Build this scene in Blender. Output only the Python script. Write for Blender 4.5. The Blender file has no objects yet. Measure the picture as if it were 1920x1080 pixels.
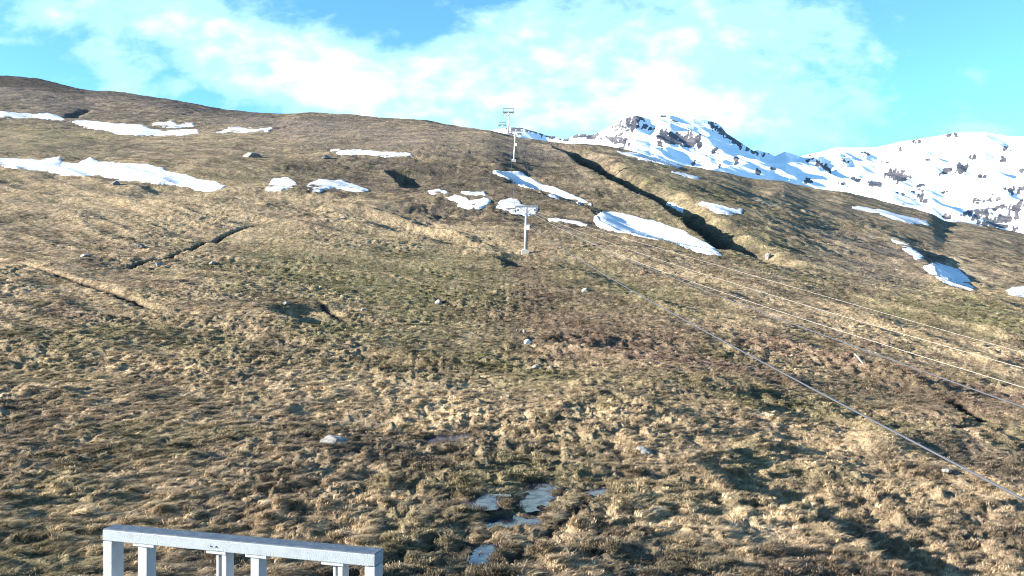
import bpy, bmesh, math, random
import numpy as np
from mathutils import Vector, Matrix

# ------------------------------------------------------------------ camera, sun, sky, exposure
scene = bpy.context.scene
COL = scene.collection
F = 1663.0                                  # focal length in 1920-px units (60 degrees across)
cam_data = bpy.data.cameras.new("camera")
cam = bpy.data.objects.new("camera", cam_data)
COL.objects.link(cam)
cam.location = (0, 0, 0)
cam.rotation_euler = (math.radians(90), 0, 0)
cam_data.sensor_width = 36.0
cam_data.lens = 36.0 * F / 1920.0
cam_data.clip_start = 0.1
cam_data.clip_end = 30000
scene.camera = cam

scene.view_settings.view_transform = 'Standard'
scene.view_settings.look = 'None'
scene.view_settings.gamma = 1
scene.view_settings.use_curve_mapping = False
scene.view_settings.exposure = 2.05
scene.cycles.pixel_filter_type = 'BLACKMAN_HARRIS'
scene.cycles.filter_width = 1.0

SUN_DIR = Vector((-0.93, -0.17, 0.28)).normalized()
sun_data = bpy.data.lights.new("sun", 'SUN')
sun_data.energy = 5.0
sun_data.angle = math.radians(0.5)
sun_data.color = (1.0, 0.93, 0.82)
sun = bpy.data.objects.new("sun", sun_data)
COL.objects.link(sun)
sun.rotation_euler = SUN_DIR.to_track_quat('Z', 'Y').to_euler()

world = bpy.data.worlds.new("World")
scene.world = world
world.use_nodes = True


class NT:
    """short-hand for building node trees"""
    def __init__(self, tree):
        self.t = tree
        self.t.nodes.clear()

    def n(self, typ, **kw):
        nd = self.t.nodes.new(typ)
        for k, v in kw.items():
            setattr(nd, k, v)
        return nd

    def plug(self, sock, v):
        if hasattr(v, 'is_output'):
            self.t.links.new(v, sock)
        elif v is not None:
            sock.default_value = v

    def m(self, op, a, b=None, c=None, clamp=False):
        nd = self.n('ShaderNodeMath', operation=op)
        nd.use_clamp = clamp
        for i, v in enumerate((a, b, c)):
            if v is not None:
                self.plug(nd.inputs[i], v)
        return nd.outputs[0]

    def noise(self, vec, scale, detail=4, rough=0.55, dist=0.0):
        nd = self.n('ShaderNodeTexNoise')
        if vec is not None:
            self.plug(nd.inputs['Vector'], vec)
        nd.inputs['Scale'].default_value = scale
        nd.inputs['Detail'].default_value = detail
        nd.inputs['Roughness'].default_value = rough
        nd.inputs['Distortion'].default_value = dist
        return nd.outputs['Fac']

    def smooth(self, v, lo, hi, tlo=0.0, thi=1.0):
        nd = self.n('ShaderNodeMapRange', interpolation_type='SMOOTHSTEP')
        self.plug(nd.inputs['Value'], v)
        nd.inputs['From Min'].default_value = lo
        nd.inputs['From Max'].default_value = hi
        nd.inputs['To Min'].default_value = tlo
        nd.inputs['To Max'].default_value = thi
        return nd.outputs['Result']

    def mix(self, fac, a, b, blend='MIX'):
        nd = self.n('ShaderNodeMix', data_type='RGBA', blend_type=blend)
        self.plug(nd.inputs[0], fac)
        self.plug(nd.inputs[6], a)
        self.plug(nd.inputs[7], b)
        return nd.outputs[2]


# world: Nishita sky with broken cloud
w = NT(world.node_tree)
sky = w.n('ShaderNodeTexSky', sky_type='NISHITA')
sky.sun_disc = False
sky.sun_elevation = math.asin(SUN_DIR.z)
sky.sun_rotation = math.atan2(SUN_DIR.x, SUN_DIR.y)
sky.altitude = 1500
sky.air_density = 1.0
sky.dust_density = 0.3
sky.ozone_density = 1.5
geo = w.n('ShaderNodeTexCoord')
sep = w.n('ShaderNodeSeparateXYZ')
w.plug(sep.inputs[0], geo.outputs['Generated'])
dy = w.m('MAXIMUM', sep.outputs[1], 0.08)
U = w.m('DIVIDE', sep.outputs[0], dy)
V = w.m('DIVIDE', sep.outputs[2], dy)
comb = w.n('ShaderNodeCombineXYZ')
w.plug(comb.inputs[0], U)
w.plug(comb.inputs[1], w.m('MULTIPLY', V, 1.7))
CV = comb.outputs[0]


def cloud_bank(x, y, sx, sy, amp, rot=0.0):
    """a soft mass of cloud over one part of the sky"""
    cu, cv = (x - 960) / F, (540 - y) / F
    c, s = math.cos(math.radians(rot)), math.sin(math.radians(rot))
    du = w.m('SUBTRACT', U, cu)
    dv = w.m('SUBTRACT', V, cv)
    a = w.m('MULTIPLY', w.m('ADD', w.m('MULTIPLY', du, c), w.m('MULTIPLY', dv, s)), F / sx)
    b = w.m('MULTIPLY', w.m('SUBTRACT', w.m('MULTIPLY', dv, c), w.m('MULTIPLY', du, s)), F / sy)
    r = w.m('ADD', w.m('MULTIPLY', a, a), w.m('MULTIPLY', b, b))
    return w.m('MULTIPLY', w.m('EXPONENT', w.m('MULTIPLY', r, -1.0)), amp)


banks = [(60, 20, 125, 52, .85, 0), (300, 45, 150, 70, .9, -10), (450, 95, 180, 70, .95, -22), (600, 140, 170, 80, .95, -25),
         (740, 180, 260, 70, .95, -8), (920, 105, 140, 60, .85, 10), (1120, 110, 230, 160, 1.15, 0), (1400, 120, 235, 160, .98, 0),
         (1200, 220, 450, 70, .8, 0), (700, 120, 130, 45, .6, -10), (235, 150, 60, 42, .75, -35), (430, 150, 70, 32, .6, -30), (170, 98, 42, 22, .75, 0),
         (340, 165, 55, 22, .6, 0), (1840, 245, 120, 14, .6, 0), (25, 80, 45, 10, .6, 0)]
cov = None
for b_ in banks:
    g_ = cloud_bank(*b_)
    cov = g_ if cov is None else w.m('ADD', cov, g_)
n1 = w.noise(CV, 9.0, 6, 0.55, 0.35)
n2 = w.noise(CV, 26.0, 5, 0.6, 0.2)
n3 = w.noise(CV, 13.0, 3, 0.5, 0.0)
front = w.smooth(sep.outputs[1], 0.1, 0.45)
away = w.m('MULTIPLY', w.m('SUBTRACT', 1.0, front), w.noise(geo.outputs['Generated'], 2.2, 5, .55))
cov = w.m('ADD', w.m('MULTIPLY', cov, front), w.m('MULTIPLY', away, 0.75))
dens = w.m('ADD', cov, w.m('ADD', w.m('MULTIPLY', w.m('SUBTRACT', n1, 0.5), 2.6), w.m('MULTIPLY', w.m('SUBTRACT', n2, 0.5), 1.6)))
fac = w.smooth(dens, 0.22, 0.98)
skyc = w.mix(1.0, sky.outputs[0], (0.50, 0.90, 1.20, 1), 'MULTIPLY')
bg = w.n('ShaderNodeBackground')
w.plug(bg.inputs[0], skyc)
bg.inputs[1].default_value = 0.080
core = w.m('MULTIPLY', w.smooth(w.m('ADD', dens, w.m('MULTIPLY', w.m('SUBTRACT', n3, .5), 2.4)), 1.0, 2.3), 1.0)
ccol = w.mix(core, (0.150, 0.262, 0.272, 1), (0.285, 0.29, 0.29, 1))
bg2 = w.n('ShaderNodeBackground')
w.plug(bg2.inputs[0], ccol)
bg2.inputs[1].default_value = 1.0
ms = w.n('ShaderNodeMixShader')
w.plug(ms.inputs[0], w.m('MULTIPLY', fac, 0.93))
w.plug(ms.inputs[1], bg.outputs[0])
w.plug(ms.inputs[2], bg2.outputs[0])
wo = w.n('ShaderNodeOutputWorld')
w.plug(wo.inputs[0], ms.outputs[0])

# ------------------------------------------------------------------ numeric helpers
rng = np.random.default_rng(7)
random.seed(7)
_perm = rng.permutation(512).astype(np.int64)
_gx = np.cos(np.arange(64) / 64 * 2 * np.pi)
_gy = np.sin(np.arange(64) / 64 * 2 * np.pi)


def pn(x, y, seed=0):
    """2-D gradient noise, about -0.7..0.7"""
    x = np.asarray(x, float) + seed * 17.31
    y = np.asarray(y, float) - seed * 9.77
    xi = np.floor(x).astype(np.int64)
    yi = np.floor(y).astype(np.int64)
    xf, yf = x - xi, y - yi
    sx = xf * xf * xf * (xf * (xf * 6 - 15) + 10)
    sy = yf * yf * yf * (yf * (yf * 6 - 15) + 10)

    def h(a, b):
        return _perm[(_perm[(a + seed * 3) & 511] + b) & 511] & 63

    def g(a, b, fx, fy):
        k = h(a, b)
        return _gx[k] * fx + _gy[k] * fy
    n00 = g(xi, yi, xf, yf)
    n10 = g(xi + 1, yi, xf - 1, yf)
    n01 = g(xi, yi + 1, xf, yf - 1)
    n11 = g(xi + 1, yi + 1, xf - 1, yf - 1)
    a = n00 + sx * (n10 - n00)
    b = n01 + sx * (n11 - n01)
    return a + sy * (b - a)


def fbm(x, y, seed, octs=4, gain=.5):
    s, a = 0, 1.0
    for i in range(octs):
        s = s + a * pn(x * 2 ** i, y * 2 ** i, seed + i)
        a *= gain
    return s


def sstep(a, b, x):
    t = np.clip((x - a) / (b - a), 0, 1)
    return t * t * (3 - 2 * t)


def pchip(xk, yk, x):
    """monotone cubic through the knots, straight beyond them"""
    xk, yk = np.asarray(xk, float), np.asarray(yk, float)
    h = np.diff(xk)
    d = np.diff(yk) / h
    m = np.zeros_like(yk)
    m[0], m[-1] = d[0], d[-1]
    for i in range(1, len(xk) - 1):
        if d[i - 1] * d[i] > 0:
            w1, w2 = 2 * h[i] + h[i - 1], h[i] + 2 * h[i - 1]
            m[i] = (w1 + w2) / (w1 / d[i - 1] + w2 / d[i])
    i = np.clip(np.searchsorted(xk, x) - 1, 0, len(h) - 1)
    t = (x - xk[i]) / h[i]
    tc = np.clip(t, 0, 1)
    y = ((1 + 2 * tc) * (1 - tc) ** 2 * yk[i] + tc * (1 - tc) ** 2 * h[i] * m[i]
         + tc ** 2 * (3 - 2 * tc) * yk[i + 1] + tc ** 2 * (tc - 1) * h[i] * m[i + 1])
    y = np.where(t < 0, yk[0] + (x - xk[0]) * m[0], y)
    y = np.where(t > 1, yk[-1] + (x - xk[-1]) * m[-1], y)
    return y


def poly_dist(px, py, poly):
    """signed distance to a closed outline, positive inside"""
    px, py = np.asarray(px, float), np.asarray(py, float)
    best = np.full(px.shape, 1e9)
    inside = np.zeros(px.shape, bool)
    n = len(poly)
    for i in range(n):
        x0, y0 = poly[i]
        x1, y1 = poly[(i + 1) % n]
        ex, ey = x1 - x0, y1 - y0
        t = np.clip(((px - x0) * ex + (py - y0) * ey) / (ex * ex + ey * ey + 1e-9), 0, 1)
        best = np.minimum(best, np.hypot(px - x0 - t * ex, py - y0 - t * ey))
        if y0 != y1:
            c = ((y0 > py) != (y1 > py)) & (px < (x1 - x0) * (py - y0) / (y1 - y0) + x0)
            inside ^= c
    return np.where(inside, best, -best)


# ------------------------------------------------------------------ the lie of the land
# survey columns: bearing -> (elevation mark, distance in metres) up the hillside
SURVEY = {
    -560: [(1300, 14), (1080, 18), (900, 27), (750, 40), (650, 56), (560, 76), (500, 96), (400, 140), (300, 205), (250, 310), (200, 420), (150, 560), (115, 650)],
    0:    [(1300, 15), (1080, 20), (900, 30), (750, 46), (650, 64), (560, 88), (500, 112), (400, 165), (340, 205), (300, 235), (270, 290), (250, 350), (215, 420), (170, 540), (143, 640)],
    320:  [(1300, 16), (1080, 21), (900, 32), (750, 48), (650, 68), (560, 94), (480, 128), (400, 172), (340, 212), (300, 244), (272, 300), (255, 345), (220, 455), (189, 560)],
    640:  [(1300, 17), (1080, 21.5), (900, 33), (750, 50), (650, 71), (560, 100), (470, 142), (400, 180), (340, 220), (300, 250), (270, 295), (245, 345), (217, 430)],
    960:  [(1300, 17), (1080, 22), (900, 34), (750, 52), (650, 75), (560, 105), (468, 148), (400, 185), (340, 225), (300, 258), (268, 295), (250, 322)],
    1280: [(1300, 18), (1080, 24), (900, 36), (750, 54), (650, 76), (560, 106), (468, 150), (400, 195), (340, 255), (307, 320)],
    1600: [(1300, 19), (1080, 26), (900, 40), (750, 62), (650, 88), (560, 125), (500, 170), (440, 230), (400, 290), (368, 350)],
    1920: [(1300, 21), (1080, 28), (900, 44), (750, 70), (650, 100), (560, 150), (500, 220), (460, 290), (445, 330)],
    2480: [(1300, 23), (1080, 31), (900, 52), (750, 84), (650, 125), (560, 195), (520, 265), (492, 340)],
}
SKYLINE = [(-560, 110), (-100, 136), (0, 142), (40, 146), (90, 154), (160, 170), (240, 178), (330, 190), (420, 205), (520, 214), (600, 215), (700, 221),
           (800, 230), (860, 240), (920, 246), (965, 256), (1020, 266), (1107, 272), (1160, 277), (1207, 287), (1280, 307), (1347, 323), (1413, 339),
           (1467, 343), (1527, 357), (1580, 363), (1647, 377), (1707, 392), (1747, 403), (1770, 417), (1847, 428), (1920, 445), (2480, 492)]
LY = np.linspace(math.log(2.5), math.log(9000), 900)
YY = np.exp(LY)
XT = np.arange(-560, 2481, 10.0)


def _column(marks):
    Yk = [m[1] for m in marks]
    zk = [(540 - m[0]) / F * m[1] for m in marks]
    Yc, zc = Yk[-1], zk[-1]
    vc = zc / Yc
    g0 = zk[0] - 0.3
    Yk = [1.0] + Yk
    zk = [g0] + zk
    for a, b in ((1.15, .985), (1.38, .925), (1.8, .76), (3, .42), (6, .17), (14, .06), (40, .02)):
        Yk.append(Yc * a)
        zk.append(Yc * a * vc * b)
    return pchip(Yk, zk, YY), Yc


cols = sorted(SURVEY)
_zs = np.array([_column(SURVEY[c])[0] for c in cols])
_yc = np.array([SURVEY[c][-1][1] for c in cols], float)
ZT = np.array([pchip(cols, _zs[:, j], XT) for j in range(len(YY))]).T      # [bearing, distance]
k = np.exp(-0.5 * (np.arange(-12, 13) / 5.0) ** 2)
k /= k.sum()
pad = np.pad(ZT, ((12, 12), (0, 0)), mode='edge')
ZT = sum(k[i] * pad[i:i + len(XT)] for i in range(25))
YC = pchip(cols, _yc, XT)
sky_y = np.interp(XT, [p[0] for p in SKYLINE], [p[1] for p in SKYLINE])
near = YY[None, :] < YC[:, None] * 1.2
vmax = np.where(near, ZT / YY[None, :], -9).max(1)
dv = (540 - sky_y) / F - vmax
ZT += YY[None, :] * dv[:, None] * sstep(0.55, 0.95, YY[None, :] / YC[:, None]) * (1 - sstep(1.5, 4, YY[None, :] / YC[:, None]))


def table(X, Y):
    th = np.arctan2(X, Y)
    r = np.hypot(X, Y)

    def at(tc):
        ye = np.maximum(r * np.cos(tc), 2.6)
        fx = np.clip((960 + F * np.tan(tc) - XT[0]) / 10.0, 0, len(XT) - 1.001)
        fy = np.clip((np.log(ye) - LY[0]) / (LY[1] - LY[0]), 0, len(LY) - 1.001)
        i, j = fx.astype(int), fy.astype(int)
        a, b = fx - i, fy - j
        return (ZT[i, j] * (1 - a) * (1 - b) + ZT[i + 1, j] * a * (1 - b) + ZT[i, j + 1] * (1 - a) * b + ZT[i + 1, j + 1] * a * b)
    tc = np.clip(th, -0.74, 0.74)
    z = at(tc)
    wb = 0.5 * sstep(1.2, math.pi, np.abs(th))
    if np.any(wb > 0):
        z = z * (1 - wb) + at(-tc) * wb
    return z


class DepthMap:
    """where each line of sight first meets a ground function (used to read positions off the survey)"""
    def __init__(self, fn):
        self.xs = np.arange(-300, 2221, 4.0)
        self.ys = np.arange(120, 1200, 1.0)
        Ys = np.exp(np.linspace(math.log(12), math.log(760), 1300))
        u = (self.xs - 960) / F
        Yg = np.broadcast_to(Ys[None, :], (len(u), len(Ys)))
        Xg = u[:, None] * Yg
        v = fn(Xg.ravel(), Yg.ravel().copy()).reshape(Xg.shape) / Yg
        v = np.maximum.accumulate(v, axis=1)
        q = (540 - self.ys) / F
        self.D = np.array([np.interp(q[::-1], v[i] + np.arange(len(Ys)) * 1e-9, Ys)[::-1] for i in range(len(u))])

    def __call__(self, x, y):
        x, y = np.asarray(x, float), np.asarray(y, float)
        fx = np.clip((x - self.xs[0]) / 4.0, 0, len(self.xs) - 1.001)
        fy = np.clip(y - self.ys[0], 0, len(self.ys) - 1.001)
        i, j = fx.astype(int), fy.astype(int)
        a, b = fx - i, fy - j
        D = self.D
        d = D[i, j] * (1 - a) * (1 - b) + D[i + 1, j] * a * (1 - b) + D[i, j + 1] * (1 - a) * b + D[i + 1, j + 1] * a * b
        return (x - 960) / F * d, d


D0 = DepthMap(table)


def world_line(pts):
    p = np.array(pts, float)
    X, Y = D0(p[:, 0], p[:, 1])
    return np.stack([X, Y], 1)


# carved features: ('ditch', outline, width, depth) / ('bank', outline, width, drop, recovery length, side)
FEATURES = [
    # the long gully right of the lift and the bank of the spur beside it
    ('gully', [(1010, 268), (1040, 285), (1100, 316), (1170, 353), (1240, 390), (1300, 427), (1360, 464), (1440, 505)], 4.5, 4.6, 10, 1),
    ('bank', [(880, 315), (925, 325), (985, 358), (1060, 385), (1110, 405), (1180, 440), (1290, 470), (1380, 490)], 8.0, 2.0, 14, 1),
    ('bank', [(1180, 290), (1240, 305), (1310, 330), (1450, 372)], 7.0, 2.2, 18, 1),
    ('bank', [(1600, 430), (1690, 455), (1740, 500), (1800, 545)], 5.0, 2.2, 14, 1),
    # ditches on the left slope
    ('ditch', [(-280, 440), (-120, 468), (0, 495), (60, 513), (130, 533), (200, 554), (280, 580), (330, 592)], .65, 1.2),
    ('ditch', [(330, 592), (400, 608), (470, 618)], .7, .6),
    ('ditch', [(190, 516), (250, 505), (310, 492), (360, 472), (420, 447), (485, 421)], .42, .9),
    ('rill', [(505, 247), (545, 234), (580, 224)], 1.6, .7),
    ('rill', [(128, 222), (145, 213), (170, 205)], 2.6, 1.6),
    ('ditch', [(800, 555), (830, 570), (860, 583), (885, 592)], .5, .6),
    ('ditch', [(590, 572), (620, 583), (655, 598)], .4, .4),
    ('bank', [(478, 580), (500, 592), (530, 606), (560, 622)], 2.2, 1.7, 6, 1),
    ('bank', [(720, 318), (735, 335), (755, 352)], 4.0, 3.4, 9, 1),
    ('bank', [(915, 480), (930, 492), (945, 512)], 2.0, 1.6, 5, 1),
    ('bank', [(925, 318), (950, 328), (990, 345)], 2.5, 1.4, 8, 1),
    # right slope
    ('rill', [(1080, 724), (1120, 740), (1165, 760), (1215, 780)], .4, .5),
    ('ditch', [(1785, 752), (1800, 763), (1830, 780), (1858, 794)], .5, .7),
    ('ditch', [(1455, 708), (1470, 722)], .5, .8),
    ('ditch', [(1500, 715), (1530, 722), (1560, 728)], .6, .6),
    ('ditch', [(1580, 775), (1610, 788)], .5, .5),
    ('rill', [(1240, 500), (1340, 518), (1450, 548), (1560, 575), (1600, 585)], 1.2, .7),
    ('rill', [(1100, 470), (1250, 505), (1400, 555), (1560, 600), (1900, 660)], 1.4, .45),
    ('bank', [(1260, 862), (1300, 880), (1380, 915), (1460, 950), (1560, 1000), (1660, 1052), (1760, 1110)], 1.0, 1.5, 3, 1),
    ('bank', [(1270, 828), (1320, 840), (1370, 862), (1420, 880)], 1.0, .55, 3, 1),
    ('bank', [(1440, 812), (1480, 822), (1540, 842)], .8, .3, 3, 1),
    ('bank', [(1750, 812), (1790, 822), (1850, 832), (1920, 845)], 1.2, .6, 5, 1),
    ('bank', [(500, 770), (600, 790), (720, 800), (760, 810)], 1.0, .55, 4, 1),
    ('bank', [(1000, 640), (1150, 690), (1300, 725), (1500, 790), (1750, 845)], 2.6, .9, 9, 1),
    ('bank', [(1150, 790), (1400, 830), (1600, 880), (1900, 960)], 1.8, .6, 6, 1),
    ('bank', [(1000, 480), (1160, 545), (1320, 610), (1600, 690), (1900, 790)], 4.0, 1.1, 14, 1),
    ('bank', [(600, 400), (760, 440), (900, 470), (980, 490)], 4.0, 1.2, 14, 1),
    ('bank', [(200, 365), (420, 378), (600, 402)], 5.0, 1.5, 18, 1),
    # long low ridges between the rills
    ('rill', [(1060, 722), (1220, 776), (1330, 802), (1460, 832), (1560, 850)], .9, -.55),
    ('rill', [(1290, 712), (1460, 752), (1580, 780), (1680, 812)], 1.0, -.5),
    ('rill', [(1350, 838), (1490, 846), (1610, 868), (1760, 890), (1940, 925)], .9, -.55),
    ('rill', [(1500, 884), (1660, 910), (1760, 935), (1940, 972)], .9, -.5),
    ('rill', [(1600, 848), (1700, 838), (1800, 838), (1940, 852)], 1.6, -.7),
    ('rill', [(1440, 540), (1600, 568), (1760, 605), (1940, 652)], 1.6, -.8),
    ('rill', [(1320, 522), (1500, 562), (1700, 628), (1940, 715)], 1.3, -.6),
    ('rill', [(1180, 560), (1340, 610), (1560, 680), (1800, 750)], 1.2, -.6),
    ('rill', [(1000, 660), (1150, 685), (1300, 715), (1420, 745)], 1.2, -.6),
    ('rill', [(1500, 405), (1620, 430), (1760, 470), (1930, 520)], 2.2, -.9),
    ('rill', [(1560, 470), (1700, 505), (1800, 560), (1930, 590)], 2.0, -.8),
    ('rill', [(250, 588), (450, 624), (700, 664), (930, 702)], 1.2, -.5),
    ('rill', [(300, 660), (500, 680), (700, 706), (900, 735)], 1.0, -.4),
    ('rill', [(480, 640), (640, 655), (800, 690), (900, 720)], 1.0, .4),
    ('rill', [(0, 372), (240, 385), (480, 410), (640, 440)], 1.6, -.6),
    ('rill', [(560, 378), (720, 402), (860, 440), (960, 478)], 1.8, -.9),
    # vehicle ruts through the marsh
    ('ditch', [(770, 1065), (830, 1040), (885, 1012), (940, 985), (985, 960), (1040, 925), (1075, 895)], .36, .30),
    ('ditch', [(905, 1080), (960, 1040), (1010, 1002), (1060, 965), (1100, 930), (1150, 895)], .34, .28),
    ('ditch', [(560, 1100), (680, 1060), (760, 1035), (840, 1000), (900, 972)], .36, .30),
]
_feat = []
for f_ in FEATURES:
    _feat.append((f_[0], world_line(f_[1])) + tuple(f_[2:]))


def carve(X, Y, only_ditches=False):
    h = np.zeros(X.shape)
    for f_ in _feat:
        kind, L, wd, dep = f_[:4]
        if only_ditches:
            if kind not in ('ditch', 'gully'):
                continue
            dep = min(1.0, dep * 1.6) if kind == 'ditch' else .5
        reach = wd * 3 if kind in ('ditch', 'rill') else wd + f_[4] * 3
        sel = ((X > L[:, 0].min() - reach) & (X < L[:, 0].max() + reach) & (Y > L[:, 1].min() - reach) & (Y < L[:, 1].max() + reach))
        idx = np.nonzero(sel)[0]
        if not len(idx):
            continue
        x, y = X[idx], Y[idx]
        wob = 0.35 * wd * pn(x / (wd * 2.2), y / (wd * 2.2), 5)
        seg = np.diff(L, axis=0)
        ln = np.hypot(seg[:, 0], seg[:, 1])
        cum = np.concatenate([[0], np.cumsum(ln)])
        best = np.full(x.shape, 1e9)
        tt = np.zeros(x.shape)
        sg = np.zeros(x.shape)
        for i in range(len(seg)):
            ax, ay = L[i]
            ex, ey = seg[i] / ln[i]
            t = np.clip((x - ax) * ex + (y - ay) * ey, 0, ln[i])
            dx, dy_ = x - ax - t * ex, y - ay - t * ey
            d = np.hypot(dx, dy_)
            better = d < best
            best = np.where(better, d, best)
            tt = np.where(better, cum[i] + t, tt)
            sg = np.where(better, np.where(dx * -ey + dy_ * ex > 0, 1.0, -1.0), sg)
        tp = tt / cum[-1]
        taper = sstep(0, .14, tp + 1e-6) * sstep(0, .14, 1 - tp + 1e-6)
        if kind in ('ditch', 'rill'):
            d = best + wob
            h[idx] -= dep * np.exp(-(d / wd) ** 2) * taper
        else:
            rec, side = f_[4], f_[5]
            s = best * sg * side + wob
            prof = sstep(0, wd, s) * (1 - sstep(wd * 1.25, wd + rec, s) if kind == 'gully' else np.exp(-np.maximum(s - wd, 0) / rec))
            # a little raised lip on the high side
            lip = 0.12 * np.exp(-(np.minimum(s, 0) / (wd * .8)) ** 2) * (s < 0)
            h[idx] += dep * (lip - prof) * taper
    return h


POOLS = {
    'a': [(990, 898), (1036, 897), (1036, 925), (1012, 947), (975, 943), (968, 932), (988, 918)],
    'b': [(866, 942), (905, 929), (948, 931), (925, 950), (880, 954)],
    'c': [(908, 961), (960, 957), (1016, 964), (1000, 977), (925, 975)],
    'd': [(868, 1042), (900, 1017), (930, 1018), (910, 1042), (880, 1050)],
    'e': [(783, 824), (828, 809), (882, 807), (872, 819), (812, 830)],
    'f': [(1096, 911), (1130, 904), (1140, 919), (1110, 926)],
}
pool_info = []
for key, poly in POOLS.items():
    P = world_line(poly)
    c = P.mean(0)
    pool_info.append([key, P, c, 0.0])


def base(X, Y):
    X, Y = np.asarray(X, float), np.asarray(Y, float)
    shp = X.shape
    X, Y = X.ravel(), Y.ravel()
    z = table(X, Y) + carve(X, Y)
    return z.reshape(shp)


def pool_blend(X, Y):
    """weight and level of the hollows that hold standing water"""
    wt = np.zeros(X.shape)
    lv = np.zeros(X.shape)
    for key, P, c, zc in pool_info:
        sel = np.nonzero(np.hypot(X - c[0], Y - c[1]) < 6)[0]
        if not len(sel):
            continue
        d = poly_dist(X[sel], Y[sel], P) + 0.35 * pn(X[sel] * 1.6, Y[sel] * 1.6, 3)
        ww = sstep(-1.4, 0.0, d)
        better = ww > wt[sel]
        wt[sel] = np.where(better, ww, wt[sel])
        lv[sel] = np.where(better, zc - 0.19 * sstep(-.45, .45, d) + 0.12, lv[sel])
    return wt, lv


def swells(X, Y, parts=False):
    """broad swells and long rills"""
    r = np.hypot(X, Y)
    z = 1.6 * fbm(X / 55, Y / 55, 11, 3) * sstep(40, 220, r)
    z += 0.5 * fbm(X / 16, Y / 16, 14, 2) * sstep(15, 90, r)
    wx = X + 6 * pn(X / 40, Y / 40, 21)
    wy = Y + 6 * pn(X / 40, Y / 40, 22)
    # rills run down to the right; on the left they lie flatter across the slope
    ang = np.where(X < 0, -0.66, -0.99)
    ang = -0.66 + (-0.99 + 0.66) * sstep(-25, 25, X / np.maximum(r, 1) * 60)
    a = wx * np.cos(ang) + wy * np.sin(ang)
    b = -wx * np.sin(ang) + wy * np.cos(ang)
    rill = 1 - 2.2 * np.abs(pn(a / 95, b / 11, 23))
    rill2 = 1 - 2.2 * np.abs(pn(a / 34, b / 4.2, 24))
    if parts:
        return rill, rill2
    z += 0.60 * rill * sstep(30, 80, r) * (1 - .6 * sstep(250, 500, r))
    z += 0.34 * rill2 * sstep(20, 50, r) * (1 - sstep(180, 320, r))
    return z


def heath(X, Y):
    """stands of dwarf heather, which grow in knee-high clumps"""
    px = 960 + F * X / np.maximum(Y, 4)
    u = sstep(150, 185, Y) * (1 - sstep(255, 300, Y)) * sstep(420, 560, px)
    return np.clip(u * (.75 + .9 * pn(X / 30, Y / 30, 55)) + .7 * sstep(330, 420, Y) + .5 * sstep(.15, .45, pn(X / 24, Y / 24, 56)), 0, 1)


def roughness(X, Y):
    """tussocks and hummocks; sizes too fine for the distance are left to the material"""
    r = np.hypot(X, Y)
    res = 0.0020 * r
    z = np.zeros(X.shape)
    patch = (0.6 + 0.75 * sstep(-.25, .35, fbm(X / 14, Y / 14, 31, 3))) * (1 + .35 * (1 - sstep(28, 60, r)))
    for lam, amp, sd in ((9.0, .36, 41), (4.5, .28, 42), (2.1, .20, 43), (.9, .27, 44), (.5, .26, 45), (.3, .16, 46)):
        wgt = sstep(1.3, 3.0, lam / res) * (1 - sstep(120, 420, lam * 0 + r / lam * 1.0) * 0.0)
        if lam > 1:
            wgt = wgt * (1 - .5 * sstep(35, 70, r) + 1.1 * sstep(35, 70, r) * heath(X, Y))
        if lam > 3:
            wgt = wgt * sstep(60, 190, r)
        elif lam > 2:
            wgt = wgt * sstep(14, 60, r)
        sel = np.nonzero(wgt > .01)[0]
        if not len(sel):
            continue
        x, y = X[sel], Y[sel]
        x = x + lam * .45 * pn(x / lam * .8, y / lam * .8, sd + 7)
        if lam < 1.5:
            # wind-combed mats: longer along the contour than across it
            y2 = y - .35 * x * sstep(-.1, .5, -x / np.maximum(y, 1)) + .25 * x
            z[sel] += wgt[sel] * amp * (np.abs(pn(x / (1.55 * lam), y2 / lam, sd)) * 1.7 - .45)
        else:
            z[sel] += wgt[sel] * amp * (np.abs(pn(x / (1.35 * lam), y / lam, sd)) * 1.7 - .45)
    return z * patch


def ground_z(X, Y, rough=True):
    X, Y = np.asarray(X, float).ravel(), np.asarray(Y, float).ravel()
    z = base(X, Y) + swells(X, Y)
    q = roughness(X, Y) if rough else 0
    wt, lv = pool_blend(X, Y)
    return (z + q) * (1 - wt) + (lv + 0.34 * q) * wt


for p_ in pool_info:
    rx, ry = np.concatenate([p_[1][:, 0], [p_[2][0]]]), np.concatenate([p_[1][:, 1], [p_[2][1]]])
    p_[3] = float(np.min(base(rx, ry) + swells(rx, ry))) - .05


D1 = DepthMap(lambda X, Y: base(X, Y) + swells(X, Y))

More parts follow.
